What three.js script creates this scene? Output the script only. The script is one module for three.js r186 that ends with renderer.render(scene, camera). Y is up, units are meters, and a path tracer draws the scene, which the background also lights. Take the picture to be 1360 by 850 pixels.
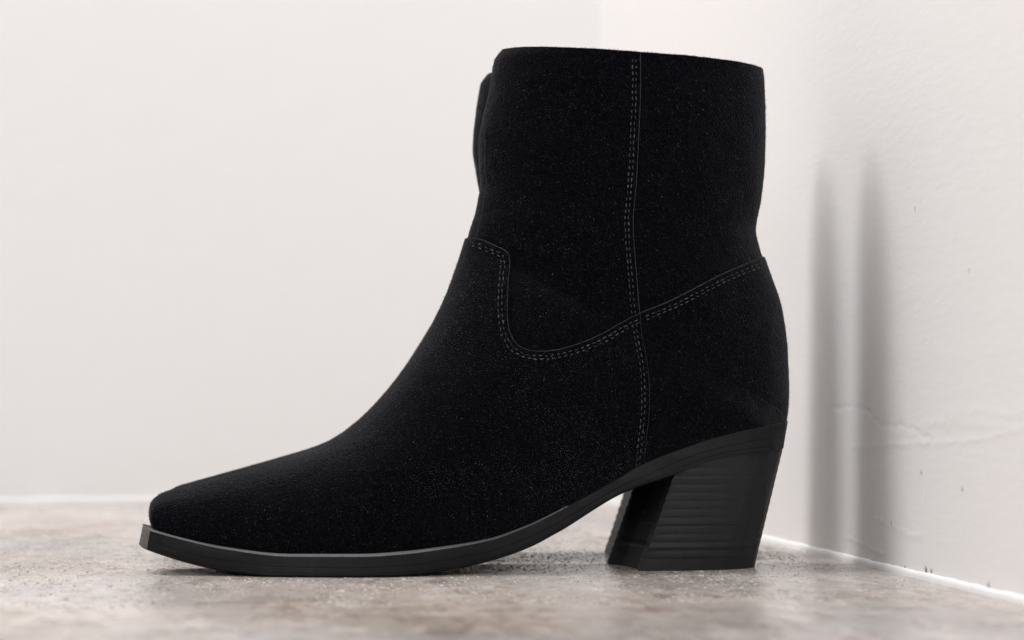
import * as THREE from 'three';
import { mergeGeometries, toCreasedNormals, mergeVertices } from 'three/addons/utils/BufferGeometryUtils.js';
import { MeshSurfaceSampler } from 'three/addons/math/MeshSurfaceSampler.js';
import { ImprovedNoise } from 'three/addons/math/ImprovedNoise.js';
import { RectAreaLightUniformsLib } from 'three/addons/lights/RectAreaLightUniformsLib.js';

// ------------------------------------------------------------------ camera, light, exposure
RectAreaLightUniformsLib.init();
const scene = new THREE.Scene();
scene.background = new THREE.Color().setRGB(0.115, 0.115, 0.116);
const renderer = new THREE.WebGLRenderer({ antialias: true });
renderer.toneMapping = THREE.LinearToneMapping;
renderer.toneMappingExposure = 1.0;
renderer.shadowMap.enabled = true;

const camera = new THREE.PerspectiveCamera(15.51, 1.6, 0.05, 20);
camera.position.set(-0.1423, 0.0738, 1.0126);
camera.rotation.y = -8 * Math.PI / 180;
camera.setViewOffset(1360, 850, 0, -105, 1360, 850);      // a rising lens keeps the verticals upright
camera.focus = 1.0;
camera.userData.fStop = 8.5;

const areaLamp = (colour, intensity, w, h, at, to) => {
  const l = new THREE.RectAreaLight(new THREE.Color().setRGB(...colour), intensity, w, h);
  l.position.set(...at); l.lookAt(...to); scene.add(l);
  return l;
};
areaLamp([0.99, 0.997, 1], 19.3, 0.5, 1.9, [-1.5, 2.3, -0.27], [0.1, 0.05, -0.03]);   // soft key from the toe side
areaLamp([1, 1, 1], 7.6, 1.7, 1.2, [-0.7, 1.5, 3.1], [-0.05, 0.15, -0.5]);       // large soft light behind the camera
areaLamp([1, 1, 1], 1.8, 1.6, 1.6, [-0.55, 2.3, 0.15], [-0.5, 0, 0.1]);           // unseen overhead fill, added to lift the back wall and the vamp

// ------------------------------------------------------------------ helpers
let seedState = 20240611;
const rnd = () => { seedState = (seedState + 0x6d2b79f5) | 0; let t = Math.imul(seedState ^ (seedState >>> 15), 1 | seedState); t = (t + Math.imul(t ^ (t >>> 7), 61 | t)) ^ t; return ((t ^ (t >>> 14)) >>> 0) / 4294967296; };
const MM = 0.001;
const noise = new ImprovedNoise();
const n3 = (x, y, z) => noise.noise(x, y, z);
const fbm = (x, y, z, o = 4) => { let a = 0.5, f = 1, r = 0; for (let i = 0; i < o; i++) { r += a * n3(x * f + i * 7.3, y * f - i * 3.1, z * f + i * 1.7); a *= 0.5; f *= 2.03; } return r; };
const clamp = (v, a, b) => Math.min(b, Math.max(a, v));
const lerp = (a, b, t) => a + (b - a) * t;
const smooth = (a, b, v) => { const t = clamp((v - a) / (b - a), 0, 1); return t * t * (3 - 2 * t); };
function table(pts) {                                   // monotone cubic through [x, y] pairs
  const n = pts.length, X = pts.map((p) => p[0]), Y = pts.map((p) => p[1]), d = [], m = [];
  for (let i = 0; i < n - 1; i++) d.push((Y[i + 1] - Y[i]) / (X[i + 1] - X[i]));
  for (let i = 0; i < n; i++) m.push(i === 0 ? d[0] : i === n - 1 ? d[n - 2] : d[i - 1] * d[i] <= 0 ? 0 : 2 * d[i - 1] * d[i] / (d[i - 1] + d[i]));
  return (x) => {
    if (x <= X[0]) return Y[0];
    if (x >= X[n - 1]) return Y[n - 1];
    let i = 0; while (X[i + 1] < x) i++;
    const h = X[i + 1] - X[i], t = (x - X[i]) / h, t2 = t * t, t3 = t2 * t;
    return (2 * t3 - 3 * t2 + 1) * Y[i] + (t3 - 2 * t2 + t) * h * m[i] + (3 * t2 - 2 * t3) * Y[i + 1] + (t3 - t2) * h * m[i + 1];
  };
}
const byIndex = (vals) => table(vals.map((v, i) => [i, v]));
const numbers = {};
const numbered = (name) => { const k = numbers[name] = (numbers[name] ?? -1) + 1; return k ? name + '_' + String(k).padStart(3, '0') : name; };
function thing(name, label, category, group) {
  const o = new THREE.Group(); o.name = numbered(name); o.userData = { label, category };
  if (group) o.userData.group = group;
  scene.add(o); return o;
}
function part(name, geometry, material, parent, kind) {
  const o = new THREE.Mesh(geometry, material); o.name = name; o.castShadow = o.receiveShadow = true;
  if (kind) o.userData.kind = kind;
  parent.add(o); return o;
}
function geo(pos, idx, uv, nor) {
  const g = new THREE.BufferGeometry();
  g.setAttribute('position', new THREE.Float32BufferAttribute(pos, 3));
  g.setAttribute('uv', new THREE.Float32BufferAttribute(uv ?? new Float32Array(pos.length / 3 * 2), 2));
  g.setIndex(idx);
  if (nor) g.setAttribute('normal', new THREE.Float32BufferAttribute(nor, 3)); else g.computeVertexNormals();
  return g;
}
function floatTexture(w, h, f, wrap = THREE.RepeatWrapping) {
  const d = new Float32Array(w * h);
  for (let y = 0; y < h; y++) for (let x = 0; x < w; x++) d[y * w + x] = f(x, y);
  const t = new THREE.DataTexture(d, w, h, THREE.RedFormat, THREE.FloatType);
  t.magFilter = t.minFilter = THREE.LinearFilter; t.wrapS = t.wrapT = wrap; t.needsUpdate = true;
  return t;
}
function colourTexture(w, h, f, wrap = THREE.RepeatWrapping) {
  const d = new Uint8Array(w * h * 4);
  for (let y = 0; y < h; y++) for (let x = 0; x < w; x++) { const c = f(x, y), i = (y * w + x) * 4; d[i] = clamp(c[0], 0, 255); d[i + 1] = clamp(c[1], 0, 255); d[i + 2] = clamp(c[2], 0, 255); d[i + 3] = 255; }
  const t = new THREE.DataTexture(d, w, h); t.colorSpace = THREE.SRGBColorSpace;
  t.magFilter = t.minFilter = THREE.LinearFilter; t.wrapS = t.wrapT = wrap; t.needsUpdate = true;
  return t;
}
function canvasTexture(cv) { const t = new THREE.CanvasTexture(cv); t.colorSpace = THREE.SRGBColorSpace; t.wrapS = t.wrapT = THREE.RepeatWrapping; t.magFilter = THREE.LinearFilter; return t; }
// noise that repeats over n cells: blends four shifted copies
function tiling(n, f) { return (x, y) => { const u = x / n, v = y / n; return f(x, y) * (1 - u) * (1 - v) + f(x - n, y) * u * (1 - v) + f(x, y - n) * (1 - u) * v + f(x - n, y - n) * u * v; }; }

// ------------------------------------------------------------------ floor
const FLOOR_SIDE = 0.64, FN = 2048;
const floorColour = (() => {
  const cv = document.createElement('canvas'); cv.width = cv.height = FN; const c = cv.getContext('2d');
  const img = c.createImageData(FN, FN), low = 256, cells = 8;
  const coarse = tiling(cells, (x, y) => fbm(x * 1.3, y * 0.45, 3.3, 5)), tone = tiling(cells, (x, y) => fbm(x * 0.6 + 9, y * 0.6, 8.1, 3));
  const grid = new Float32Array(low * low), grid2 = new Float32Array(low * low);
  for (let y = 0; y < low; y++) for (let x = 0; x < low; x++) { grid[y * low + x] = coarse(x / low * cells, y / low * cells); grid2[y * low + x] = tone(x / low * cells, y / low * cells); }
  const at = (g, x, y) => { const fx = x / FN * low, fy = y / FN * low, x0 = Math.floor(fx), y0 = Math.floor(fy), a = fx - x0, b = fy - y0, x1 = (x0 + 1) % low, y1 = (y0 + 1) % low; return (g[y0 * low + x0] * (1 - a) + g[y0 * low + x1] * a) * (1 - b) + (g[y1 * low + x0] * (1 - a) + g[y1 * low + x1] * a) * b; };
  for (let y = 0; y < FN; y++) for (let x = 0; x < FN; x++) {
    const m = at(grid, x, y), k = at(grid2, x, y), g = (rnd() - 0.5) * 26, i = (y * FN + x) * 4, v = 163 + m * 84 + g;
    img.data[i] = v + 5 + k * 18; img.data[i + 1] = v - 4 + k * 2; img.data[i + 2] = v - 10 - k * 14; img.data[i + 3] = 255;
  }
  c.putImageData(img, 0, 0);
  const wrapDraw = (x, y, f) => { for (const dx of [0, -FN, FN]) for (const dy of [0, -FN, FN]) if (x + dx > -200 && x + dx < FN + 200 && y + dy > -200 && y + dy < FN + 200) { c.save(); c.translate(x + dx, y + dy); f(); c.restore(); } };
  for (let i = 0; i < 5200; i++) {                                        // mottles a few millimetres across
    const x = rnd() * FN, y = rnd() * FN, r = 4 + rnd() * rnd() * 22, light = rnd() < 0.5, al = 0.05 + rnd() * 0.26, a = rnd() * 6.3, sq = 0.5 + rnd() * 0.5;
    c.fillStyle = light ? `rgba(226,214,206,${al})` : `rgba(112,92,82,${al})`;
    wrapDraw(x, y, () => { c.rotate((a - 3.1) * 0.1); c.scale(sq, 2.4); c.beginPath(); for (let k = 0; k < 7; k++) { const q = r * (0.6 + rnd() * 0.7), w = k / 7 * 6.283; k ? c.lineTo(Math.cos(w) * q, Math.sin(w) * q) : c.moveTo(q, 0); } c.closePath(); c.fill(); });
  }
  for (let i = 0; i < 16000; i++) {                                       // grit and worn flecks
    const x = rnd() * FN, y = rnd() * FN, r = 0.8 + rnd() * rnd() * 5.5, a = rnd() * 6.3, light = rnd() < 0.55, al = 0.10 + rnd() * 0.4, sq = 0.4 + rnd() * 0.6;
    c.fillStyle = light ? `rgba(232,222,212,${al})` : `rgba(84,70,60,${al * 0.8})`;
    wrapDraw(x, y, () => { c.rotate(a); c.scale(1, sq); c.beginPath(); c.arc(0, 0, r, 0, 6.3); c.fill(); });
  }
  for (let i = 0; i < 260; i++) {                                         // larger scuffed patches made of many short strokes
    const x = rnd() * FN, y = rnd() * FN, light = rnd() < 0.5, a0 = rnd() * 3.1, ext = 12 + rnd() * 50, n = 20 + rnd() * 40;
    c.strokeStyle = light ? 'rgba(225,214,204,0.20)' : 'rgba(96,82,72,0.20)'; c.lineWidth = 1.4;
    for (let k = 0; k < n; k++) { const px = x + (rnd() - 0.5) * ext * 2, py = y + (rnd() - 0.5) * ext, l = 4 + rnd() * 16; wrapDraw(px, py, () => { c.rotate(a0 + (rnd() - 0.5) * 0.5); c.beginPath(); c.moveTo(-l, 0); c.lineTo(l, rnd() * 2 - 1); c.stroke(); }); }
  }
  for (let i = 0; i < 46; i++) {                                          // scratches
    const x = rnd() * FN, y = rnd() * FN, l = 40 + rnd() * 200, a = rnd() * 3.1, b = (rnd() - 0.5) * 30; c.strokeStyle = `rgba(236,228,220,${0.15 + rnd() * 0.35})`; c.lineWidth = 0.8 + rnd() * 1.4;
    wrapDraw(x, y, () => { c.rotate(a); c.beginPath(); c.moveTo(-l / 2, 0); c.quadraticCurveTo(0, b, l / 2, 0); c.stroke(); });
  }
  return canvasTexture(cv);
})();
const floorBump = (() => {
  const N = 1024, cells = 64, t1 = tiling(cells, (x, y) => fbm(x, y, 1.2, 4)), t2 = tiling(cells, (x, y) => n3(x * 4, y * 4, 5.5));
  return floatTexture(N, N, (x, y) => 0.5 + 0.55 * t1(x / N * cells, y / N * cells) + 0.22 * t2(x / N * cells, y / N * cells) + (rnd() - 0.5) * 0.25);
})();
floorBump.repeat.set(2, 2);
const floorRough = (() => {
  const N = 512, cells = 16, t1 = tiling(cells, (x, y) => fbm(x, y, 4.4, 5));
  const f = floatTexture(N, N, () => 0), d = new Float32Array(N * N * 4);
  for (let y = 0; y < N; y++) for (let x = 0; x < N; x++) { const v = clamp(0.8 + 0.5 * t1(x / N * cells, y / N * cells), 0.4, 1), i = (y * N + x) * 4; d[i] = d[i + 1] = d[i + 2] = v; d[i + 3] = 1; }
  const t = new THREE.DataTexture(d, N, N, THREE.RGBAFormat, THREE.FloatType); t.magFilter = t.minFilter = THREE.LinearFilter; t.wrapS = t.wrapT = THREE.RepeatWrapping; t.needsUpdate = true; f.dispose();
  return t;
})();
const floorMaterial = new THREE.MeshStandardMaterial({ map: floorColour, roughness: 0.30, roughnessMap: floorRough, bumpMap: floorBump, bumpScale: 0.0004 });
floorMaterial.name = 'worn_concrete';
{
  const x0 = -2.6, x1 = 0.158, z0 = -0.668, z1 = 3.6;
  const g = geo([x0, 0, z1, x1, 0, z1, x1, 0, z0, x0, 0, z0], [0, 1, 2, 0, 2, 3], [x0, -z1, x1, -z1, x1, -z0, x0, -z0].map((v) => v / FLOOR_SIDE + 0.37));
  const f = part('floor', g, floorMaterial, scene, 'structure'); f.userData.label = 'worn grey beige concrete floor under the black boots';
}

// grains of grit standing a little above the concrete where the lens is sharp
{
  const shape = new THREE.IcosahedronGeometry(1, 0), mat = new THREE.MeshStandardMaterial({ color: 0xffffff, roughness: 0.8 }); mat.name = 'floor_grit';
  const COUNT = 42000, grit = new THREE.InstancedMesh(shape, mat, COUNT), m = new THREE.Matrix4(), q = new THREE.Quaternion(), e = new THREE.Euler(), col = new THREE.Color();
  for (let i = 0; i < COUNT; i++) {
    let x, z, keep = 0;
    do { x = -0.33 + rnd() * 0.48; z = -0.34 + rnd() * 0.52; keep = 0.35 + 1.5 * fbm(x * 30, z * 12, 2.2, 3); } while (rnd() > keep);
    const darkGrit = i < 3500; if (darkGrit) { x = (rnd() + rnd() + rnd() - 1.5) * 0.08; z = -0.06 + (rnd() + rnd() + rnd() - 1.5) * 0.09 + 0.02 * n3(x * 60, 3, 1); }  // some grains clustered under the arch, in a darker colour
    const r = (0.18 + rnd() * rnd() * rnd() * 0.8) * MM, h = r * (0.22 + rnd() * 0.3);
    m.compose(new THREE.Vector3(x, h * 0.15, z), q.setFromEuler(e.set(0, rnd() * 6.3, 0)), new THREE.Vector3(r * (0.8 + rnd() * 0.9), h, r));
    grit.setMatrixAt(i, m); const v = darkGrit ? 0.05 + rnd() * 0.2 : rnd() < 0.55 ? 0.36 + rnd() * 0.24 : 0.14 + rnd() * 0.2; grit.setColorAt(i, col.setRGB(v, v * 0.92, v * 0.86));
  }
  grit.name = 'floor_grit'; grit.userData.kind = 'stuff'; grit.castShadow = grit.receiveShadow = true; scene.getObjectByName('floor').add(grit);
}

// ------------------------------------------------------------------ walls: painted plaster with filler ridges
const ridges = [                                        // [z, y] in mm on the side wall, width, height
  { p: [[-54, 70], [1, 69.5], [24, 62.4], [62, 62.2], [83, 59.3], [96, 56.2]], w: 1.3, h: -1.0 },
  { p: [[-20, 52], [24, 53.5], [67, 55], [102, 56.3], [130, 56.8], [185, 61.4], [208, 64.1], [260, 66]], w: 1.4, h: 0.9 },
  { p: [[110, 67], [140, 68.4], [160, 68.7], [208, 67.6], [260, 67]], w: 2.6, h: 0.8 },
  { p: [[82, 63.6], [134, 64.5], [193, 62.9], [250, 63]], w: 2.0, h: 0.75 },
  { p: [[-29, 10.2], [-10, 9.6], [19, 7.1], [30, 6.8]], w: 1.1, h: 1.1 },
  { p: [[18, 21.2], [41, 19.1], [67, 16.8], [80, 17.4]], w: 1.6, h: 0.8 },
  { p: [[86.5, 35.4], [85.5, 30.1]], w: 1.0, h: 1.0 },
  { p: [[132.7, 24.1], [131, 20.5]], w: 0.8, h: 0.6 },
  { p: [[-20, 116], [40, 121], [100, 119], [220, 126]], w: 4, h: 0.3 },
  { p: [[-40, 92], [60, 95], [130, 90], [240, 95]], w: 4, h: 0.35 },
];
function segDist(px, py, a, b) { const vx = b[0] - a[0], vy = b[1] - a[1], t = clamp(((px - a[0]) * vx + (py - a[1]) * vy) / (vx * vx + vy * vy), 0, 1); return Math.hypot(px - a[0] - vx * t, py - a[1] - vy * t); }
const SW = 1000, SH = 420;                              // mm of side wall that carry the ridges
const sideBump = floatTexture(2000, 840, (x, y) => {
  const z = x / 2000 * SW - 668, h = y / 840 * SH;
  let v = 0.30 * fbm(z / 13, h / 3.0, 2.2, 4) + 0.35 * fbm(z / 45, h / 22, 6.1, 3) + 0.16 * fbm(z / 2.2, h / 1.4, 9.9, 2);
  if (h < 140) {
    const wz = z + 3 * n3(z / 9, h / 9, 1), wh = h + 1.3 * n3(z / 8, h / 8, 7);
    for (const r of ridges) { let d = 1e9; for (let i = 0; i + 1 < r.p.length; i++) d = Math.min(d, segDist(wz, wh, r.p[i], r.p[i + 1])); if (d < r.w * 4) v += r.h * 0.9 * Math.exp(-d * d / (r.w * r.w)) * (0.7 + 0.6 * n3(z / 12, h / 12, 3)); }
  }
  return 0.5 + 0.25 * v;
}, THREE.ClampToEdgeWrapping);
const sidePaint = (() => {
  const W = 1024, H = 430, cv = document.createElement('canvas'); cv.width = W; cv.height = H; const c = cv.getContext('2d');
  c.fillStyle = 'rgb(229,225,224)'; c.fillRect(0, 0, W, H);
  const P = (z, y) => [(z + 668) / SW * W, H - y / SH * H];
  for (let i = 0; i < 900; i++) { const [x, y] = [rnd() * W, rnd() * H]; c.fillStyle = rnd() < 0.5 ? `rgba(246,243,241,${rnd() * 0.3})` : `rgba(208,202,198,${rnd() * 0.22})`; c.beginPath(); c.ellipse(x, y, 0.6 + rnd() * 2.5, 0.4 + rnd() * 0.8, rnd() * 3, 0, 6.3); c.fill(); }
  const dot = (z, y, r, col) => { const [px, py] = P(z, y); c.fillStyle = col; c.beginPath(); c.ellipse(px, py, r * W / SW, r * H / SH * 0.8, 0.4, 0, 6.3); c.fill(); };
  dot(81.6, 43.6, 0.8, 'rgb(120,110,105)'); dot(132.7, 38.7, 0.9, 'rgb(150,140,134)'); dot(41, 20.7, 0.9, 'rgb(165,157,152)'); dot(73.5, 152.5, 0.8, 'rgb(150,142,138)'); dot(140.7, 123.1, 0.8, 'rgb(165,157,152)');
  dot(60, 3.2, 0.8, 'rgb(110,102,98)'); dot(88, 4.2, 1.4, 'rgb(90,82,78)'); dot(95, 4.0, 1.0, 'rgb(70,64,60)'); dot(163, 3.8, 1.3, 'rgb(150,143,138)');
  return canvasTexture(cv);
})();
sidePaint.wrapS = sidePaint.wrapT = THREE.ClampToEdgeWrapping;
const sidePlaster = new THREE.MeshStandardMaterial({ map: sidePaint, roughness: 0.62, bumpMap: sideBump, bumpScale: 0.0008 });
sidePlaster.name = 'painted_plaster';
const backBump = (() => { const N = 512, cells = 32, t1 = tiling(cells, (x, y) => fbm(x, y, 7.7, 5)); return floatTexture(N, N, (x, y) => 0.5 + 0.5 * t1(x / N * cells, y / N * cells)); })();
backBump.repeat.set(4, 4);
const backPlaster = new THREE.MeshStandardMaterial({ color: new THREE.Color().setRGB(0.805, 0.796, 0.794), roughness: 0.62, bumpMap: backBump, bumpScale: 0.0006 });
backPlaster.name = 'painted_plaster_plain';
function slab(x0, x1, y0, y1, z0, z1) { const g = new THREE.BoxGeometry(x1 - x0, y1 - y0, z1 - z0); g.translate((x0 + x1) / 2, (y0 + y1) / 2, (z0 + z1) / 2); return g; }
{
  const side = slab(0.158, 0.278, -0.02, 2.4, -0.788, 0.75), p = side.attributes.position, uv = side.attributes.uv;
  for (let i = 0; i < p.count; i++) uv.setXY(i, (p.getZ(i) + 0.668) / (SW * MM), p.getY(i) / (SH * MM));
  const s = part('side_wall', side, sidePlaster, scene, 'structure'); s.userData.label = 'white painted plaster wall with filler ridges at the right';
  const back = slab(-2.6, 0.158, -0.02, 2.4, -0.788, -0.668);
  const b = part('back_wall', back, backPlaster, scene, 'structure'); b.userData.label = 'plain white wall out of focus behind the boots';
  // bead of sealant where the walls meet the floor
  const bead = (len, n, h, d, place) => {
    const pos = [], idx = [], m = 7;
    for (let i = 0; i <= n; i++) { const u = i / n * len, k = 1 + 0.22 * n3(u * 40, 2, 5) + 0.12 * n3(u * 150, 4, 1); for (let j = 0; j <= m; j++) { const a = j / m * Math.PI / 2, r = Math.pow(Math.cos(a), 0.8), q = Math.pow(Math.sin(a), 0.8); pos.push(...place(u, d * k * r, h * k * q)); } }
    for (let i = 0; i < n; i++) for (let j = 0; j < m; j++) { const a = i * (m + 1) + j, b2 = a + m + 1; idx.push(a, b2, a + 1, b2, b2 + 1, a + 1); }
    return geo(pos, idx);
  };
  const beadMaterial = new THREE.MeshStandardMaterial({ color: new THREE.Color().setRGB(0.80, 0.785, 0.78), roughness: 0.6 }); beadMaterial.name = 'white_sealant';
  part('sealant_bead', bead(1.3, 500, 0.0030, 0.0016, (u, d, h) => [0.158 - d, h, -0.668 + u]), beadMaterial, s);
  part('sealant_bead', bead(2.7, 300, 0.0045, 0.0012, (u, d, h) => [0.158 - u, h, -0.668 + d]), beadMaterial, b);
}

// ------------------------------------------------------------------ materials of the boots
const SUEDE_TILE = 0.09;
const suedeColour = (() => {
  const N = 2048, cv = document.createElement('canvas'); cv.width = cv.height = N; const c = cv.getContext('2d');
  c.fillStyle = 'rgb(5,6,10)'; c.fillRect(0, 0, N, N);
  const wd = (x, y, f) => { for (const dx of [0, -N, N]) for (const dy of [0, -N, N]) if (x + dx > -60 && x + dx < N + 60 && y + dy > -60 && y + dy < N + 60) { c.save(); c.translate(x + dx, y + dy); f(); c.restore(); } };
  for (let i = 0; i < 46000; i++) {                                     // dyed fibres of the nap
    const x = rnd() * N, y = rnd() * N, l = 4 + rnd() * 16, a = 1.2 + (rnd() - 0.5) * 2.4, v = 2 + rnd() * rnd() * 52, b = (rnd() - 0.5) * 5;
    c.strokeStyle = `rgba(${v},${v},${v + 4},0.6)`; c.lineWidth = 1.5 + rnd() * 3.5;
    wd(x, y, () => { c.rotate(a); c.beginPath(); c.moveTo(-l, 0); c.quadraticCurveTo(0, b, l, 0); c.stroke(); });
  }
  for (let i = 0; i < 1500; i++) { const x = rnd() * N, y = rnd() * N, r = 1.2 + rnd() * 2.6, v = 50 + rnd() * rnd() * 100; c.fillStyle = `rgba(${v},${v},${v + 3},0.7)`; wd(x, y, () => { c.rotate(rnd() * 3); c.beginPath(); c.ellipse(0, 0, r * 1.6, r, 0, 0, 6.3); c.fill(); }); }   // pale specks of lint
  return canvasTexture(cv);
})();
const suedeBump = (() => { const N = 1024, cells = 128, t1 = tiling(cells, (x, y) => fbm(x, y, 2.9, 3)); return floatTexture(N, N, (x, y) => 0.5 + 0.6 * t1(x / N * cells, y / N * cells) + (rnd() - 0.5) * 0.3); })();
const suede = new THREE.MeshPhysicalMaterial({ map: suedeColour, roughness: 1, specularIntensity: 0.04, bumpMap: suedeBump, bumpScale: 0.0008, sheen: 1, sheenColor: new THREE.Color().setRGB(0.27, 0.275, 0.295), sheenRoughness: 0.7 });
suede.name = 'black_suede';
const thread = new THREE.MeshStandardMaterial({ color: new THREE.Color().setRGB(0.075, 0.069, 0.07), roughness: 0.7, vertexColors: true }); thread.name = 'charcoal_thread';
const liningMaterial = new THREE.MeshStandardMaterial({ color: new THREE.Color().setRGB(0.02, 0.019, 0.019), roughness: 0.9 }); liningMaterial.name = 'black_lining';
const solebump = (() => { const N = 512, cells = 16, t1 = tiling(cells, (x, y) => fbm(x * 0.35, y * 9, 3.1, 4)); const t2 = tiling(cells, (x, y) => fbm(x * 5, y * 5, 1.1, 3)); return floatTexture(N, N, (x, y) => 0.5 + 0.35 * t1(x / N * cells, y / N * cells) + 0.25 * t2(x / N * cells, y / N * cells)); })();
const soleColour = (() => {
  const N = 1024, cv = document.createElement('canvas'); cv.width = cv.height = N; const c = cv.getContext('2d');
  c.fillStyle = 'rgb(17,17,19)'; c.fillRect(0, 0, N, N);
  for (let i = 0; i < 2600; i++) { const x = rnd() * N, y = rnd() * N, l = 10 + rnd() * 90, v = 6 + rnd() * 30; c.strokeStyle = `rgba(${v},${v},${v + 1},0.35)`; c.lineWidth = 0.8 + rnd() * 2; c.beginPath(); c.moveTo(x, y); c.lineTo(x + l, y + (rnd() - 0.5) * 3); c.stroke(); }
  for (let i = 0; i < 260; i++) { const x = rnd() * N, y = rnd() * N, v = 80 + rnd() * 70; c.fillStyle = `rgba(${v},${v},${v},0.5)`; c.beginPath(); c.ellipse(x, y, 0.8 + rnd() * 2.4, 0.7 + rnd(), rnd() * 3, 0, 6.3); c.fill(); }
  return canvasTexture(cv);
})();
const weltColour = (() => {
  const N = 512, cv = document.createElement('canvas'); cv.width = cv.height = N; const c = cv.getContext('2d');
  c.fillStyle = 'rgb(92,90,90)'; c.fillRect(0, 0, N, N);
  for (let i = 0; i < 5000; i++) { const v = 50 + rnd() * 120; c.fillStyle = `rgba(${v},${v},${v},0.4)`; c.beginPath(); c.ellipse(rnd() * N, rnd() * N, 0.8 + rnd() * 4, 0.8 + rnd() * 2, rnd() * 3, 0, 6.3); c.fill(); }
  return canvasTexture(cv);
})();
const edgeColour = (() => {
  const N = 256, cv = document.createElement('canvas'); cv.width = cv.height = N; const c = cv.getContext('2d');
  c.fillStyle = 'rgb(32,31,33)'; c.fillRect(0, 0, N, N);
  for (let i = 0; i < 1800; i++) { const v = 10 + rnd() * rnd() * 90; c.fillStyle = `rgba(${v},${v * 0.97},${v},0.55)`; c.beginPath(); c.ellipse(rnd() * N, rnd() * N, 1 + rnd() * 5, 1 + rnd() * 4, rnd() * 3, 0, 6.3); c.fill(); }
  return canvasTexture(cv);
})();
const cutEdge = new THREE.MeshStandardMaterial({ map: edgeColour, roughness: 1 }); cutEdge.name = 'cut_suede_edge';
const rubber = new THREE.MeshPhysicalMaterial({ map: soleColour, specularIntensity: 0.4, roughness: 0.55, bumpMap: solebump, bumpScale: 0.00025 }); rubber.name = 'black_sole_rubber';
const heelMaterial = new THREE.MeshPhysicalMaterial({ map: soleColour, color: new THREE.Color().setRGB(1.9, 1.9, 1.9), specularIntensity: 0.6, roughness: 0.55, bumpMap: solebump, bumpScale: 0.00012 }); heelMaterial.name = 'black_stacked_heel';
const weltMaterial = new THREE.MeshStandardMaterial({ map: weltColour, roughness: 0.85, bumpMap: suedeBump, bumpScale: 0.0003 }); weltMaterial.name = 'lit_dusty_black_welt';  // pale grey holds the light from above on the welt, plus some dust
const scuffed = new THREE.MeshStandardMaterial({ map: weltColour, color: new THREE.Color().setRGB(0.8, 0.76, 0.72), roughness: 0.9, bumpMap: suedeBump, bumpScale: 0.0004 }); scuffed.name = 'scuffed_sole_edge';

// ------------------------------------------------------------------ boot shape, in millimetres: x heelwards, y up, z to the outer side
const FRONT = [[-154.5,23.8], [-154.2,28.3], [-150.7,32.1], [-142.7,34.6], [-126.8,39.0], [-105.0,45.1], [-81.5,52.7], [-67.5,62.1], [-53.9,75.8], [-42.1,91.4], [-31.6,109.7], [-26.4,121.5], [-23.1,130.6], [-21.1,136.5], [-20.1,139.8], [-19.5,141.8], [-18.5,144.4], [-17.2,149.0], [-15.5,153.9], [-14.2,160.5], [-13.2,167.0], [-13.9,176.8], [-13.9,186.3], [-11.9,197.1], [-9.7,206.3], [-8.3,214.5], [-6.9,221.1], [-4.0,225.1]];
const REAR = [[-154.5, 23.8], [-153.8, 21.0], [-150.5, 18.1], [-141.2, 14.2], [-124.1, 11.3], [-102.4, 9.0], [-77.8, 7.8], [-53.0, 8.4], [-27.7, 11.3], [1.6, 19.9], [34.9, 36.5], [61.6, 48.8], [85.2, 56.1], [107.3, 60.8], [121.4, 65.1], [122.6, 77.1], [122.1, 93.8], [119.7, 112.1], [114.3, 128.7], [110.2, 140.3], [108.5, 148.6], [110.8, 161.9], [112.5, 176.9], [112.9, 193.6], [112.5, 208.5], [112.2, 214.2], [111.9, 217.5], [111.5, 219.1]];
const WIDE = [9, 12, 14, 17.5, 23.5, 29.5, 34, 35, 34, 32, 30, 29, 28, 27, 26, 26, 26, 25.5, 25, 24.5, 24, 24, 24, 24, 24, 24, 24, 24];
const MIDDLE = [0.5, 0.6, 0.66, 0.7, 0.72, 0.74, 0.74, 0.72, 0.68, 0.64, 0.6, 0.58, 0.56, 0.55, 0.54, 0.53, 0.52, 0.51, 0.5, 0.5, 0.5, 0.5, 0.5, 0.5, 0.5, 0.5, 0.5, 0.5];
const LAST = FRONT.length - 1;
const fx = byIndex(FRONT.map((p) => p[0])), fy = byIndex(FRONT.map((p) => p[1])), rx = byIndex(REAR.map((p) => p[0])), ry = byIndex(REAR.map((p) => p[1])), wide = byIndex(WIDE), middle = byIndex(MIDDLE);
const soleWidth = table([[-158.6, 9.5], [-157.8, 12.2], [-156.4, 14.6], [-154.5, 16.4], [-150, 18.6], [-141, 22], [-124, 27.5], [-98, 37], [-80, 41], [-62, 43], [-45, 42], [-28, 39], [-14, 36], [0, 33.5], [16, 31], [40, 28], [60, 26.5], [84, 25.8], [95, 25], [105, 22.5], [112, 18.2], [118, 12.6], [121, 7.2], [122.6, 2.8], [123.1, 0]]);
const innerSide = table([[-158, 1], [-120, 0.93], [-62, 0.84], [0, 0.86], [50, 0.97], [120, 1]]);   // the sole is straighter on the inner side
const welt = table([[-158, 6.5], [-60, 7], [0, 5], [40, 3.2], [90, 2.6], [122, 2.4]]);
const topX = (u) => soleTop(u)[0];
const EDGE = [[-158.6,19.9], [-157.1,19.3], [-141.2,15.1], [-123.8,11.5], [-97.6,8.9], [-69.1,8.9], [-52.5,9.7], [-33.3,11.8], [-13.7,15.0], [1.3,20.0], [16.7,27.0], [41.4,39.8], [51.4,45.5], [68.0,51.9], [84.7,57.3], [102.5,61.4], [123.1,64.1]];
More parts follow.
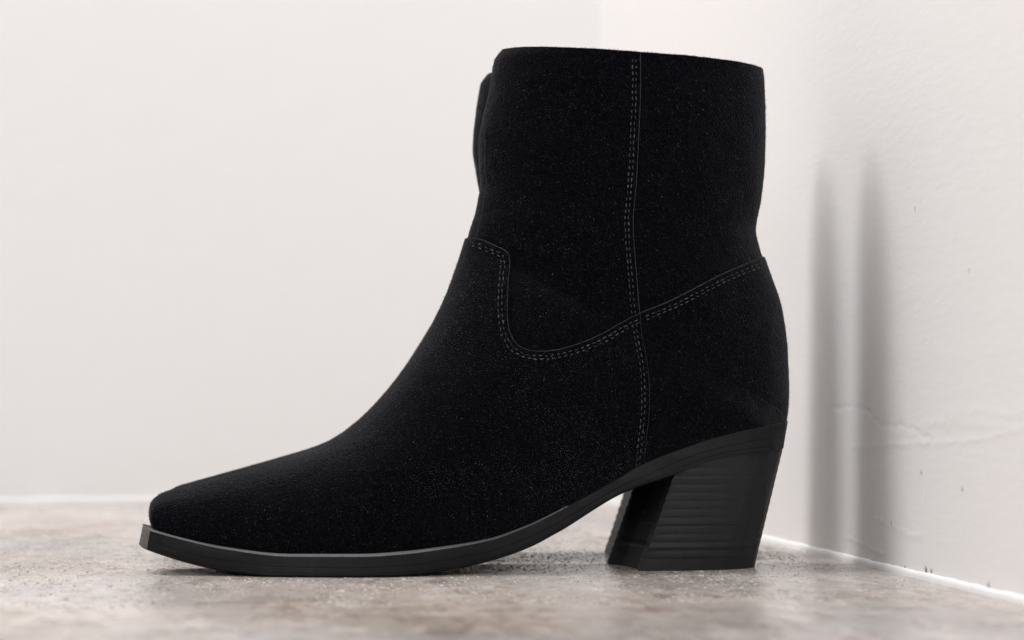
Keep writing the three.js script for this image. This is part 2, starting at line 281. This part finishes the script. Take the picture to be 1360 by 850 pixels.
const UNDER = [[-160.2, 12.4], [-158.6, 11.2], [-141.2, 5.5], [-124, 1.9], [-102, 0.15], [-72, 0], [-55, 0.1], [-38, 1.5], [-18.5, 4.6], [1.3, 10.4], [16.7, 17.8], [43.9, 33.4], [65.2, 40.9], [79.6, 46.9], [95.3, 50.4], [108.3, 51.5], [120.7, 52.5]];
const ex = byIndex(EDGE.map((p) => p[0])), ey = byIndex(EDGE.map((p) => p[1])), ux = byIndex(UNDER.map((p) => p[0])), uy = byIndex(UNDER.map((p) => p[1]));
const underOf = table(UNDER);
function soleTop(u) { return [ex(u), ey(u)]; }

function girth(t, s, side) {                            // half width of the upper
  const W = wide(t), xb = rx(t), m = middle(t), low = clamp((soleWidth(xb) - welt(xb)) / W, 0, 0.985);
  const e = t > 14 ? 0 : low * (1 - smooth(13, 14.4, t)), p = t < 5 ? 2.5 : t < 16 ? lerp(2.5, 2.25, (t - 5) / 11) : 2.35;
  const g = s < m ? Math.sqrt(Math.max(0, 1 - Math.pow(1 - s / m, p))) : e + (1 - e) * Math.sqrt(Math.max(0, 1 - Math.pow((s - m) / (1 - m), p)));
  const foot = 1 - smooth(10, 17, t);
  return W * g * (side > 0 ? 1 : lerp(1, innerSide(clamp(xb, -158, 120)), foot));
}
const point = (t, s, side) => [lerp(fx(t), rx(t), s), lerp(fy(t), ry(t), s), side * girth(t, s, side)];

// seams on the side of the boot, [x, y]
const SEAM_LOW = [[-30, 143.6], [-19.0, 142.9], [-15.5, 142.4], [-8.9, 139.2], [-4.3, 136.5], [-3.3, 132.1], [-4.0, 127.1], [-4.9, 118.8], [-5.3, 108.7], [-4.4, 101.6], [-2.0, 97.1], [2.0, 94.6], [8.2, 93.8], [15.4, 94.6], [25.7, 97.5], [35.5, 101.7], [44.0, 106.4], [49.1, 109.2], [65.3, 115.9], [77.6, 122.1], [91.4, 128.7], [108.0, 135.1], [111.9, 136.3], [123, 139.4]];
const SEAM_SIDE = [[52.2, 233], [52.0, 219.5], [52.0, 208.9], [51.5, 193.6], [50.1, 167.2], [48.7, 149.7], [49.3, 134.5], [50.3, 121.2], [51.3, 110.1], [52.3, 98.8], [54.1, 88.6], [54.9, 78.3], [54.9, 68.7], [53.6, 56.6], [53.1, 47.5], [52.5, 36]];
function rounded(pts, step) {                           // a smooth dense line through the points
  const c = new THREE.CatmullRomCurve3(pts.map((p) => new THREE.Vector3(p[0], p[1], 0)), false, 'centripetal'), n = Math.ceil(c.getLength() / step);
  return c.getSpacedPoints(n).map((v) => [v.x, v.y]);
}
const LOW = rounded(SEAM_LOW, 1.2), SIDE = rounded(SEAM_SIDE, 2);
function signed(line, x, y) {                           // distance to a line, positive on its right
  let best = 1e9, sg = 1;
  for (let i = 0; i + 1 < line.length; i++) {
    const a = line[i], b = line[i + 1], vx = b[0] - a[0], vy = b[1] - a[1], t = clamp(((x - a[0]) * vx + (y - a[1]) * vy) / (vx * vx + vy * vy), 0, 1), dx = x - a[0] - vx * t, dy = y - a[1] - vy * t, d = dx * dx + dy * dy;
    if (d < best) { best = d; sg = vx * dy - vy * dx; }
  }
  return Math.sqrt(best) * (sg < 0 ? 1 : -1);
}
const below = (x, y) => signed(LOW, x, y);              // > 0: the lower pieces (vamp and counter)
const ahead = (x, y) => signed(SIDE, x, y);             // > 0: towards the toe

const uneven = (x, y, z) => smooth(0, 12, Math.abs(z)) * (0.85 * n3(x / 26, y / 26, z / 26 + 4) + 0.22 * n3(x / 9, y / 9, z / 9)) + 0.10 * n3(x / 2.6, y / 2.6, z / 2.6) + 0.09 * n3(x / 1.1, y / 1.1, z / 1.1);   // the leather is not quite even
const COVER_LOW = 0.85, COVER_FRONT = 0.65;             // thickness of overlapping leather
const slouch = (s, y) => (1 - s) * (0.6 * smooth(95, 140, y) - smooth(165, 212, y));   // how the shaft of the second boot sags
let sag = 0;
function makeUpper(NT, NS, lean) {
  const cols = 2 * NS + 1, pos = new Float32Array((NT + 1) * cols * 3), uv = new Float32Array((NT + 1) * cols * 2), idx = [];
  for (let i = 0; i <= NT; i++) {
    const r = i / NT, t = LAST * (r < 0.06 ? 0.06 * Math.pow(r / 0.06, 1.5) : r);
    for (let j = 0; j < cols; j++) {
      const q = j / NS - 1, s = Math.pow(Math.sin(Math.abs(q) * Math.PI / 2), 2), p = point(t, s, q < 0 ? -1 : 1), k = i * cols + j;
      p[0] += lean * slouch(s, p[1]);
      pos.set(p, k * 3);
    }
  }
  for (let i = 0; i <= NT; i++) for (let j = 0; j < cols; j++) {
    const k = i * cols + j;
    uv[k * 2] = pos[k * 3] * MM / SUEDE_TILE;
    uv[k * 2 + 1] = (pos[k * 3 + 1] - 0.7 * Math.abs(pos[k * 3 + 2])) * MM / SUEDE_TILE;
  }
  for (let i = 0; i < NT; i++) for (let j = 0; j < cols - 1; j++) { const a = i * cols + j, b = a + 1, c = a + cols, d = c + 1; idx.push(a, b, c, b, d, c); }
  let g = geo(pos, idx, uv);
  const nor = g.attributes.normal.array;
  for (let k = 0; k < pos.length; k += 3) {             // the leather is not quite even
    const h = uneven(pos[k], pos[k + 1], pos[k + 2]);
    for (let m = 0; m < 3; m++) pos[k + m] += nor[k + m] * h;
  }
  g = geo(pos, idx, uv);
  const n = g.attributes.normal.array, fl = new Float32Array(pos.length / 3), fa = new Float32Array(pos.length / 3);
  for (let k = 0; k < fl.length; k++) { fl[k] = below(pos[k * 3], pos[k * 3 + 1]); fa[k] = ahead(pos[k * 3], pos[k * 3 + 1]); }
  // orientation: make normals point outwards
  const flip = n[((NT >> 1) * cols + cols - 1 - (NS >> 1)) * 3 + 2] < 0;
  if (flip) for (let k = 0; k < n.length; k++) n[k] = -n[k];
  return { pos, uv, idx, n, fl, fa, flip, cols, NT, NS };
}
// keeps the part of the grid where every given field is above 0; returns the piece and its cut edges, pushed out by a thickness
function cut(U, fields, lift) {
  const V = [], rimOf = []; let verts = new Map(); const P = [], N = [], T = [], I = [], E = [];
  const read = (k) => ({ p: [U.pos[k * 3], U.pos[k * 3 + 1], U.pos[k * 3 + 2]], n: [U.n[k * 3], U.n[k * 3 + 1], U.n[k * 3 + 2]], t: [U.uv[k * 2], U.uv[k * 2 + 1]], f: fields.map((f) => f[0] * U[f[1]][k] + f[2]), id: 'v' + k, on: -1 });
  const mix = (a, b, t, on) => ({ p: a.p.map((v, i) => lerp(v, b.p[i], t)), n: a.n.map((v, i) => lerp(v, b.n[i], t)), t: a.t.map((v, i) => lerp(v, b.t[i], t)), f: a.f.map((v, i) => lerp(v, b.f[i], t)), id: a.id < b.id ? a.id + '_' + b.id + '_' + on : b.id + '_' + a.id + '_' + on, on });
  const put = (v) => { if (!verts.has(v.id)) { verts.set(v.id, P.length / 3); const l = Math.hypot(...v.n) || 1; P.push(...v.p.map((c, i) => (c + v.n[i] / l * lift) * MM)); N.push(...v.n.map((c) => c / l)); T.push(...v.t); V.push(v); } return verts.get(v.id); };
  for (let k = 0; k < U.idx.length; k += 3) {
    let poly = [U.idx[k], U.idx[k + 1], U.idx[k + 2]];
    let out = false, all = true;
    for (const f of fields) { const a = poly.map((q) => f[0] * U[f[1]][q] + f[2]); if (Math.max(...a) <= 0) out = true; if (Math.min(...a) < 0) all = false; }
    if (out) continue;
    poly = poly.map(read);
    if (!all) for (let f = 0; f < fields.length && poly.length > 2; f++) {
      const q = [];
      for (let i = 0; i < poly.length; i++) { const a = poly[i], b = poly[(i + 1) % poly.length]; if (a.f[f] >= 0) q.push(a); if ((a.f[f] >= 0) !== (b.f[f] >= 0)) q.push(mix(a, b, a.f[f] / (a.f[f] - b.f[f]), f)); }
      poly = q;
    }
    if (poly.length < 3) continue;
    for (let i = 1; i + 1 < poly.length; i++) I.push(...(U.flip ? [put(poly[0]), put(poly[i + 1]), put(poly[i])] : [put(poly[0]), put(poly[i]), put(poly[i + 1])]));
    if (!all) for (let i = 0; i < poly.length; i++) { const a = poly[i], b = poly[(i + 1) % poly.length]; if (a.on >= 0 && b.on >= 0 && a.on === b.on) E.push([a, b]); }
  }
  const R = [], RI = [], RT = [];                                 // the cut edge, from the raised face down to the leather beneath
  for (const [a, b] of E) {
    const o = R.length / 3, A = new THREE.Vector3(...a.p), B = new THREE.Vector3(...b.p), nn = new THREE.Vector3(...a.n).normalize(), out = B.clone().sub(A).cross(nn).normalize().multiplyScalar(U.flip ? -1 : 1);
    for (const v of [a, b]) { const l = Math.hypot(...v.n) || 1, side = [out.x, out.y, out.z]; for (const [h, w] of [[lift + 0.03, -0.05], [lift * 0.85, 0.2], [-0.1, 0.5]]) { R.push(...v.p.map((c, i) => (c + v.n[i] / l * h + side[i] * w) * MM)); RT.push((v.p[0] + v.p[1] * 0.7) / 22, (v.p[1] - v.p[0] * 0.7 + w * 2) / 22); } }
    RI.push(o, o + 1, o + 3, o + 3, o + 1, o + 4, o + 1, o + 2, o + 4, o + 4, o + 2, o + 5);
  }
  return { face: geo(P, I, T, N), rim: R.length ? geo(R, RI, RT) : null };
}
const mirrored = (g) => { g = g.clone(); const p = g.attributes.position, n = g.attributes.normal, ix = g.index; for (let i = 0; i < p.count; i++) { p.setZ(i, -p.getZ(i)); n.setZ(i, -n.getZ(i)); } if (ix) for (let i = 0; i < ix.count; i += 3) { const a = ix.getX(i); ix.setX(i, ix.getX(i + 1)); ix.setX(i + 1, a); } else throw new Error('index expected'); return g; };

// a spot on the outer face at profile position (x, y)
function spot(x, y, side, lift) {
  let a = 0.5, b = LAST;
  for (let i = 0; i < 40; i++) { const t = (a + b) / 2, c = (rx(t) - fx(t)) * (y - fy(t)) - (ry(t) - fy(t)) * (x - fx(t)); if (c > 0) a = t; else b = t; }
  const t = (a + b) / 2, dx = rx(t) - fx(t), dy = ry(t) - fy(t), s = ((x - fx(t)) * dx + (y - fy(t)) * dy) / (dx * dx + dy * dy);
  if (s < 0.004 || s > 0.996) return null;
  const P = (tt, ss) => new THREE.Vector3(...point(clamp(tt, 0, LAST), clamp(ss, 0, 1), side)), p = P(t, s), n = P(t + 0.02, s).sub(P(t - 0.02, s)).cross(P(t, Math.min(1, s + 0.004)).sub(P(t, Math.max(0, s - 0.004)))).normalize();
  if (n.z * side < 0) n.negate();
  p.x += sag * slouch(s, p.y);
  return { p: p.addScaledVector(n, lift + uneven(p.x, p.y, p.z)), n };
}
function offsetLine(line, d) { return line.map((p, i) => { const a = line[Math.max(0, i - 1)], b = line[Math.min(line.length - 1, i + 1)], vx = b[0] - a[0], vy = b[1] - a[1], l = Math.hypot(vx, vy) || 1; return [p[0] + vy / l * d, p[1] - vx / l * d]; }); }
const stitchShape = (() => { const g = new THREE.SphereGeometry(1, 7, 5); return g; })();
function stitches(line, from, to, lift, side, pitch = 2.55) {   // a row of short raised stitches along a line
  const out = [], dense = rounded(line, 0.15).filter((p) => from(p)), step = pitch;
  let acc = 0, start = null; const seq = [];
  for (let i = 1; i < dense.length; i++) { const gap = Math.hypot(dense[i][0] - dense[i - 1][0], dense[i][1] - dense[i - 1][1]); acc += gap; if (acc >= step) { seq.push(i); acc = 0; } }
  for (const i of seq) {
    const a = dense[i], b = dense[Math.min(dense.length - 1, i + 5)], half = 0.62 + rnd() * 0.42, wob = (rnd() - 0.5) * 0.34, thick = 0.7 + rnd() * 0.5, tone = 0.26 + rnd() * rnd() * 1.2;
    const q = spot(a[0], a[1], side, lift + 0.03), q2 = spot(b[0], b[1], side, lift + 0.03);
    if (!q || !q2 || q.p.distanceTo(q2.p) < 0.05) continue;
    const dir = q2.p.clone().sub(q.p).normalize(), bin = new THREE.Vector3().crossVectors(q.n, dir).normalize(), nn = new THREE.Vector3().crossVectors(dir, bin);
    q.p.addScaledVector(bin, wob);
    const m = new THREE.Matrix4().makeBasis(dir.clone().addScaledVector(bin, wob * 0.8).multiplyScalar(half), bin.multiplyScalar(0.25 * thick), nn.multiplyScalar(0.24 * thick)).setPosition(q.p);
    const st = stitchShape.clone().applyMatrix4(m).scale(MM, MM, MM); st.setAttribute('color', new THREE.Float32BufferAttribute(new Float32Array(st.attributes.position.count * 3).fill(tone), 3)); out.push(st);
  }
  return out;
}

// ------------------------------------------------------------------ sole: a curved slab lofted along the foot
function makeSole() {
  const n = 300, pos = [], uv = [], idx = [];
  const wall = [[0.0, -0.45], [0.03, -0.12], [0.07, 0], [0.50, 0.0], [0.515, -0.16], [0.535, -0.16], [0.55, 0.0], [0.80, 0.0], [0.815, -0.18], [0.835, -0.18], [0.85, -0.03], [0.90, -0.12], [0.95, -0.5], [0.98, -1.1], [1, -2.0]];
  let ringN = 0; const K = EDGE.length - 1;
  for (let i = 0; i <= n; i++) {
    const r0 = i / n, r = r0 < 0.12 ? 0.12 * Math.pow(r0 / 0.12, 1.6) : r0, u = K * (r < 0.9 ? r : 1 - 0.1 * Math.pow((1 - r) / 0.1, 1.8)), tx = ex(u), ty = ey(u), bx = ux(u), by = uy(u), ring = [];
    const rise = 0.3 * (1 - smooth(-10, 50, tx)) + 0.25, run = 3.4 * (1 - smooth(0, 50, tx)) + 0.9;
    const half = (side) => Math.max(0, soleWidth(tx) * (side > 0 ? 1 : innerSide(tx)));
    const sideRing = (side) => { const w = half(side), k = clamp(w / 6, 0, 1), a = []; a.push([0, rise, Math.max(0, w - run) * side * 0.5]); a.push([0, rise, Math.max(0, w - run) * side]); for (const [v, o] of wall) a.push([v, 0.0, Math.max(0, w + o * k * (v > 0.87 ? 1 - smooth(40, 62, tx) : 1)) * side]); a.push([1, 0, w * 0.5 * side]); return a; };
    ring.push(...sideRing(1), ...sideRing(-1).reverse()); ringN = ring.length;
    let arc = 0, prev = null;
    for (const [v, up, z] of ring) { const p = [lerp(tx, bx, v), lerp(ty, by, v) + up, z]; if (prev) arc += Math.hypot(p[1] - prev[1], p[2] - prev[2]); prev = p; pos.push(p[0] * MM, p[1] * MM, p[2] * MM); uv.push(tx / 60, arc / 60); }
  }
  const toeIdx = [], weltIdx = [], rowX = Array.from({ length: n + 1 }, (_, i) => (pos[i * ringN * 3] * 1000));
  for (let i = 0; i < n; i++) for (let j = 0; j < ringN; j++) {
    const a = i * ringN + j, b = i * ringN + (j + 1) % ringN, c = a + ringN, d = b + ringN, q = j < ringN / 2 ? j : ringN - 1 - (j + 1) % ringN;
    (rowX[i + 1] < -155.4 ? toeIdx : ((q >= 1 && q <= 2 && j !== ringN - 1) || q === 0) && pos[c * 3] < 0.02 ? weltIdx : idx).push(a, c, b, b, c, d);
  }
  const body = geo(pos, idx, uv), weltTop = geo(pos, weltIdx, uv.map((v) => v * 1.2));
  // flat toe end
  const cp = [], ci = [], cuv = []; for (let j = 0; j < ringN; j++) { cp.push(pos[j * 3] - 0.00003, pos[j * 3 + 1], pos[j * 3 + 2]); cuv.push(pos[j * 3 + 2] * 11, pos[j * 3 + 1] * 11); }
  let cx = 0, cy = 0; for (let j = 0; j < ringN; j++) { cx += pos[j * 3]; cy += pos[j * 3 + 1]; } cp.push(cx / ringN - 0.0001, cy / ringN, 0); cuv.push(0, cy / ringN * 11);
  for (let j = 0; j < ringN; j++) ci.push(ringN, j, (j + 1) % ringN);
  return { body: mergeVertices(toCreasedNormals(body, 0.5)), welt: toCreasedNormals(weltTop, 0.5), toe: mergeGeometries([geo(cp, ci, cuv), geo(pos, toeIdx, uv)].map((g) => g.toNonIndexed())) };
}

// ------------------------------------------------------------------ heel: stacked layers between a foot print and the sole
const HEEL_H = 64.1;
function heelLoop(n) {                                   // matching points of the print on the floor and of the outline under the sole
  const low = [], high = [];
  const along = (list, k) => { for (let i = 0; i < k; i++) { const t = i / k; list(t); } };
  const L = (zs, m) => {                                 // one side from the breast to the back
    const a = [], b = [], N = 34;
    for (let i = 0; i <= N; i++) {
      const t = i / N, f = 1 - Math.pow(1 - t, 1.6), q = f;
      const sup = (p) => Math.pow(Math.max(0, 1 - Math.pow(p, 2.7)), 1 / 2.3);
      const x0 = zs > 0 ? 52.7 : 46.8, x1 = zs > 0 ? 74.8 : 69.5;
      a.push([lerp(x0, 107.4, q), zs * m * sup(q) * (0.95 + 0.05 * Math.sin(q * 3.1))]);
      b.push([lerp(x1, 123.7, q), zs * soleWidth(lerp(x1, 123.05, q)) * (zs > 0 ? 1 : innerSide(lerp(x1, 123.0, q))) * 0.995]);
    }
    return [a, b];
  };
  const [a1, b1] = L(1, 23.5), [a2, b2] = L(-1, 27.2);
  low.push(...a1, ...a2.slice(0, -1).reverse()); high.push(...b1, ...b2.slice(0, -1).reverse());
  // the breast, slightly hollow, closing the loop from the inner to the outer side
  const s = low[low.length - 1], e = low[0], s2 = high[high.length - 1], e2 = high[0], K = 14;
  for (let i = 1; i < K; i++) { const t = i / K, hol = 3.2 * Math.sin(Math.PI * t); low.push([lerp(s[0], e[0], t) + hol, lerp(s[1], e[1], t)]); high.push([lerp(s2[0], e2[0], t) + hol, lerp(s2[1], e2[1], t)]); }
  return { low, high };
}
const LOOP = heelLoop();
function heelLayer(y0, y1, bulge, inset) {
  const n = LOOP.low.length, m = 8, pos = [], uv = [], idx = []; let any = false;
  for (let j = 0; j <= m; j++) {
    const v = j / m, y = lerp(y0, y1, v), o = bulge * Math.pow(Math.sin(Math.PI * v), 1.3) - inset;
    let per = 0;
    for (let i = 0; i < n; i++) {
      const k = clamp(y / HEEL_H, 0, 1), kk = k, P = (q) => { const a = LOOP.low[(q + n) % n], b = LOOP.high[(q + n) % n]; return [lerp(a[0], b[0], kk), lerp(a[1], b[1], kk)]; };
      const p = P(i), a = P(i - 1), b = P(i + 1), tx = b[0] - a[0], tz = b[1] - a[1], l = Math.hypot(tx, tz) || 1;
      let nx = tz / l, nz = -tx / l; if (nx * (p[0] - 80) + nz * p[1] < 0) { nx = -nx; nz = -nz; }
      const breast = i >= n - 14 || i === 0 ? 0.8 : 1 - 0.8 * smooth(80, 117, p[0]);
      const x = p[0] + nx * o * breast, z = p[1] + nz * o * breast, top = underOf(x) + 1.0, yy = Math.min(y, top);
      if (y0 < top - 1.2) any = true;
      if (i) per += Math.hypot(p[0] - a[0], p[1] - a[1]);
      pos.push(x * MM, yy * MM, z * MM); uv.push(per / 60, yy / 60);
    }
  }
  for (let j = 0; j < m; j++) for (let i = 0; i < n; i++) { const a = j * n + i, b = j * n + (i + 1) % n, c = a + n, d = b + n; idx.push(a, b, c, b, d, c); }
  for (const [row, dir] of [[0, 1], [m, -1]]) {          // lids
    const base = pos.length / 3; let cy = 0; for (let i = 0; i < n; i++) { const k = (row * n + i) * 3; pos.push(pos[k], pos[k + 1], pos[k + 2]); cy += pos[k + 1]; uv.push(pos[k] * 16, pos[k + 2] * 16); }
    pos.push(0.083, cy / n, 0); uv.push(1.3, 0);
    for (let i = 0; i < n; i++) { const a = base + i, b = base + (i + 1) % n; if (dir > 0) idx.push(base + n, b, a); else idx.push(base + n, a, b); }
  }
  if (!any) return null;
  return mergeVertices(toCreasedNormals(geo(pos, idx, uv), 0.6));
}

// ------------------------------------------------------------------ nap fibres that stand off the suede
const fibreShape = geo([-0.5, 0, 0, 0.5, 0, 0, 0.12, 0.6, 0.1, 0.05, 1, 0.28, 0, 0, -0.5, 0, 0, 0.5, 0.05, 0.6, 0.22], [0, 1, 2, 0, 2, 3, 4, 5, 6, 4, 6, 3]);
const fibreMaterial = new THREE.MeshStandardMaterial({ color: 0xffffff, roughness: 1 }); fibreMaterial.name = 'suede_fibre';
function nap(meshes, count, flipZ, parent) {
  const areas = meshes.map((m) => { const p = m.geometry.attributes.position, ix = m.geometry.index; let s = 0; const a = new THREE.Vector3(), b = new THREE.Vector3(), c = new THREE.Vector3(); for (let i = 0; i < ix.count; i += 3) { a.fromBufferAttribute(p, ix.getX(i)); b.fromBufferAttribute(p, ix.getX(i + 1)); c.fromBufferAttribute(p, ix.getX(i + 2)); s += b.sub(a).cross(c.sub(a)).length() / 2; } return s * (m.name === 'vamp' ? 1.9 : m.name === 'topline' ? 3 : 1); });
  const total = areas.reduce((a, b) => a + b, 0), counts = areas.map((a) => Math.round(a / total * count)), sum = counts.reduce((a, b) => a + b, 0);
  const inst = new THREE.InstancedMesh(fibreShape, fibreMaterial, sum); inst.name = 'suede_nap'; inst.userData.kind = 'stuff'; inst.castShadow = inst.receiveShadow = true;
  const m = new THREE.Matrix4(), p = new THREE.Vector3(), n = new THREE.Vector3(), d = new THREE.Vector3(), s = new THREE.Vector3(), f = new THREE.Vector3(), col = new THREE.Color();
  let k = 0;
  meshes.forEach((mesh, q) => {
    const sampler = new MeshSurfaceSampler(mesh).setRandomGenerator(rnd).build();
    for (let i = 0; i < counts[q]; i++) {
      sampler.sample(p, n);
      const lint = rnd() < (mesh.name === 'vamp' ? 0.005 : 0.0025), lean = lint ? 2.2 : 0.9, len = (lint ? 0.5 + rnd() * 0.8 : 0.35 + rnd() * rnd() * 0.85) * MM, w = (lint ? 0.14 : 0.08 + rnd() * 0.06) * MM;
      d.copy(n).add(s.set(rnd() - 0.5, rnd() - 0.75, rnd() - 0.5).multiplyScalar(lean)).normalize(); s.crossVectors(d, n).normalize(); if (s.lengthSq() < 0.5) s.set(1, 0, 0); f.crossVectors(s, d);
      m.makeBasis(s.clone().multiplyScalar(w), d.clone().multiplyScalar(len), f.clone().multiplyScalar(w)).setPosition(p);
      inst.setMatrixAt(k, m); const brushedLit = smooth(-0.08, 0.3, fbm(p.x * 22, p.y * 30, p.z * 22 + 3, 3)) * (mesh.name === 'vamp' ? 1 : mesh.name === 'heel_counter' ? 0.5 : 0.12), v = lint ? 0.08 + rnd() * 0.25 : 0.002 + rnd() * rnd() * ((mesh.name === 'vamp' ? 0.05 : 0.012) + 0.36 * brushedLit); inst.setColorAt(k, col.setRGB(v, v, v * 1.06)); k++;  // vamp fibres paler: light from above put into their colour, besides brush marks
    }
  });
  parent.add(inst);
}

// ------------------------------------------------------------------ the two boots
const SOLE = makeSole();
const TIP_TOP = 5.1, PITCH = 3.55;
function makeBoot(label, NT, NS, fibres, flipped) {
  const root = thing('ankle_boot', label, 'boot');
  const M = flipped ? mirrored : (g) => g, U = makeUpper(NT, NS, sag = flipped ? 6 : 0);
  const faces = [];
  const leather = (name, fields, lift, labelText) => {
    const c = cut(U, fields, lift), o = part(name, M(c.face), suede, root); faces.push(o);
    if (labelText) o.userData.label = labelText;
    if (c.rim) part('cut_edge', M(c.rim), cutEdge, o);
    return o;
  };
  const under = 3.5;
  leather('rear_shaft', [[-1, 'fl', under], [-1, 'fa', under]], 0);
  const frontShaft = leather('front_shaft', [[-1, 'fl', under], [1, 'fa', 0]], COVER_FRONT);
  const counter = leather('heel_counter', [[1, 'fl', 0], [-1, 'fa', under]], COVER_LOW);
  const vamp = leather('vamp', [[1, 'fl', 0], [1, 'fa', 0]], COVER_LOW + COVER_FRONT * 0.9);
  // lining and the turned top edge
  {
    const pos = [], idx = [], { cols } = U, first = Math.floor(U.NT * 0.62);
    for (let i = first; i <= U.NT; i++) for (let j = 0; j < cols; j++) { const k = (i * cols + j) * 3; pos.push(...[0, 1, 2].map((m) => (U.pos[k + m] - U.n[k + m] * 2.0) * MM)); }
    for (let i = 0; i < U.NT - first; i++) for (let j = 0; j < cols - 1; j++) { const a = i * cols + j; idx.push(a, a + cols, a + 1, a + 1, a + cols, a + cols + 1); }
    part('lining', M(geo(pos, idx)), liningMaterial, root);
    const rp = [], ri = [];
    for (let j = 0; j < cols; j++) { const k = (U.NT * cols + j) * 3, out = U.fa[U.NT * cols + j] > 0 ? COVER_FRONT : 0; for (const [h, up] of [[out, 0], [out - 0.3, 0.35], [-0.9, 0.5], [-1.7, 0.35], [-2.0, 0]]) rp.push((U.pos[k] + U.n[k] * h) * MM, (U.pos[k + 1] + U.n[k + 1] * h + up) * MM, (U.pos[k + 2] + U.n[k + 2] * h) * MM); }
    for (let j = 0; j < cols - 1; j++) for (let q = 0; q < 4; q++) { const a = j * 5 + q; ri.push(a, a + 5, a + 1, a + 1, a + 5, a + 6); }
    faces.push(part('topline', M(geo(rp, ri)), suede, root));
  }
  // raised seam down the middle of the front of the shaft
  for (const side of [1, -1]) {
    const pts = [];
    for (let y = 142; y <= 221; y += 2) { let a = 14, b = LAST; for (let i = 0; i < 30; i++) { const t = (a + b) / 2; if (fy(t) < y) a = t; else b = t; } const t = (a + b) / 2, v = spot(fx(t) + 1.6 + 0.9 * smooth(160, 145, y), y, side, COVER_FRONT); if (v) pts.push(v.p.multiplyScalar(MM)); }
    if (pts.length > 4) part('front_seam', M(new THREE.TubeGeometry(new THREE.CatmullRomCurve3(pts), 120, 0.00028, 6)), cutEdge, frontShaft);
  }
  // rows of stitches
  for (const [line, d, use, lift, host] of [
    [LOW, 1.9, (p) => ahead(p[0], p[1]) > 0, COVER_LOW + COVER_FRONT * 0.9, vamp], [LOW, 3.35, (p) => ahead(p[0], p[1]) > 0, COVER_LOW + COVER_FRONT * 0.9, vamp],
    [LOW, 1.9, (p) => ahead(p[0], p[1]) < -0.8, COVER_LOW, counter], [LOW, 3.35, (p) => ahead(p[0], p[1]) < -0.8, COVER_LOW, counter],
    [SIDE, 1.9, (p) => below(p[0], p[1]) < -0.8 && p[1] < 221.3, COVER_FRONT, frontShaft], [SIDE, 3.35, (p) => below(p[0], p[1]) < -0.8 && p[1] < 221.3, COVER_FRONT, frontShaft],
    [SIDE, 1.9, (p) => below(p[0], p[1]) > 1, COVER_LOW + COVER_FRONT * 0.9, vamp], [SIDE, 3.35, (p) => below(p[0], p[1]) > 1, COVER_LOW + COVER_FRONT * 0.9, vamp]]) {
    const all = [...stitches(offsetLine(line, d), use, null, lift, 1), ...stitches(offsetLine(line, d), use, null, lift, -1)];
    if (all.length) part('stitching', M(mergeGeometries(all)), thread, host, 'stuff');
  }
  const sole = part('outsole', M(SOLE.body), rubber, root);
  part('welt', M(mergeVertices(SOLE.welt)), weltMaterial, sole);
  part('toe_end', M(mergeVertices(toCreasedNormals(SOLE.toe, 0.9))), scuffed, sole).userData.label = 'scuffed grey toe end of the sole';
  const heel = new THREE.Group(); heel.name = 'heel'; root.add(heel);
  part('heel_tip', M(heelLayer(0, TIP_TOP, 0.05, -0.35)), heelMaterial, heel);
  for (let y = TIP_TOP; y < 54; y += PITCH) { const g = heelLayer(y, y + PITCH, 0.5, 0.05 + rnd() * 0.05); if (g) part('heel_layer', M(g), heelMaterial, heel); }
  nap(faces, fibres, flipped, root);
  return root;
}
const boot = makeBoot('black suede ankle boot nearest the camera with stacked heel and double stitched seams', 400, 130, 120000, false);
const farBoot = makeBoot('matching black suede ankle boot behind, showing only its shaft front and heel edge', 200, 70, 12000, true);
farBoot.position.set(0.006, 0, -0.076);

// ------------------------------------------------------------------ crumb on the floor
{
  const g = mergeVertices(new THREE.IcosahedronGeometry(0.0011, 2)), p = g.attributes.position;
  for (let i = 0; i < p.count; i++) { const k = 1 + 0.45 * n3(p.getX(i) * 1600, p.getY(i) * 1600, p.getZ(i) * 1600); p.setXYZ(i, p.getX(i) * 1.6 * k, p.getY(i) * 0.9 * k, p.getZ(i) * k); }
  g.computeVertexNormals();
  const m = new THREE.MeshStandardMaterial({ color: new THREE.Color().setRGB(0.22, 0.15, 0.11), roughness: 0.9 }); m.name = 'brown_crumb';
  const o = new THREE.Mesh(g, m); o.name = 'floor_crumb'; o.userData = { label: 'tiny brown crumb on the floor under the arch of the boot', category: 'crumb' };
  o.castShadow = o.receiveShadow = true; o.position.set(0.0085, 0.0008, -0.1); scene.add(o);
}

renderer.render(scene, camera);
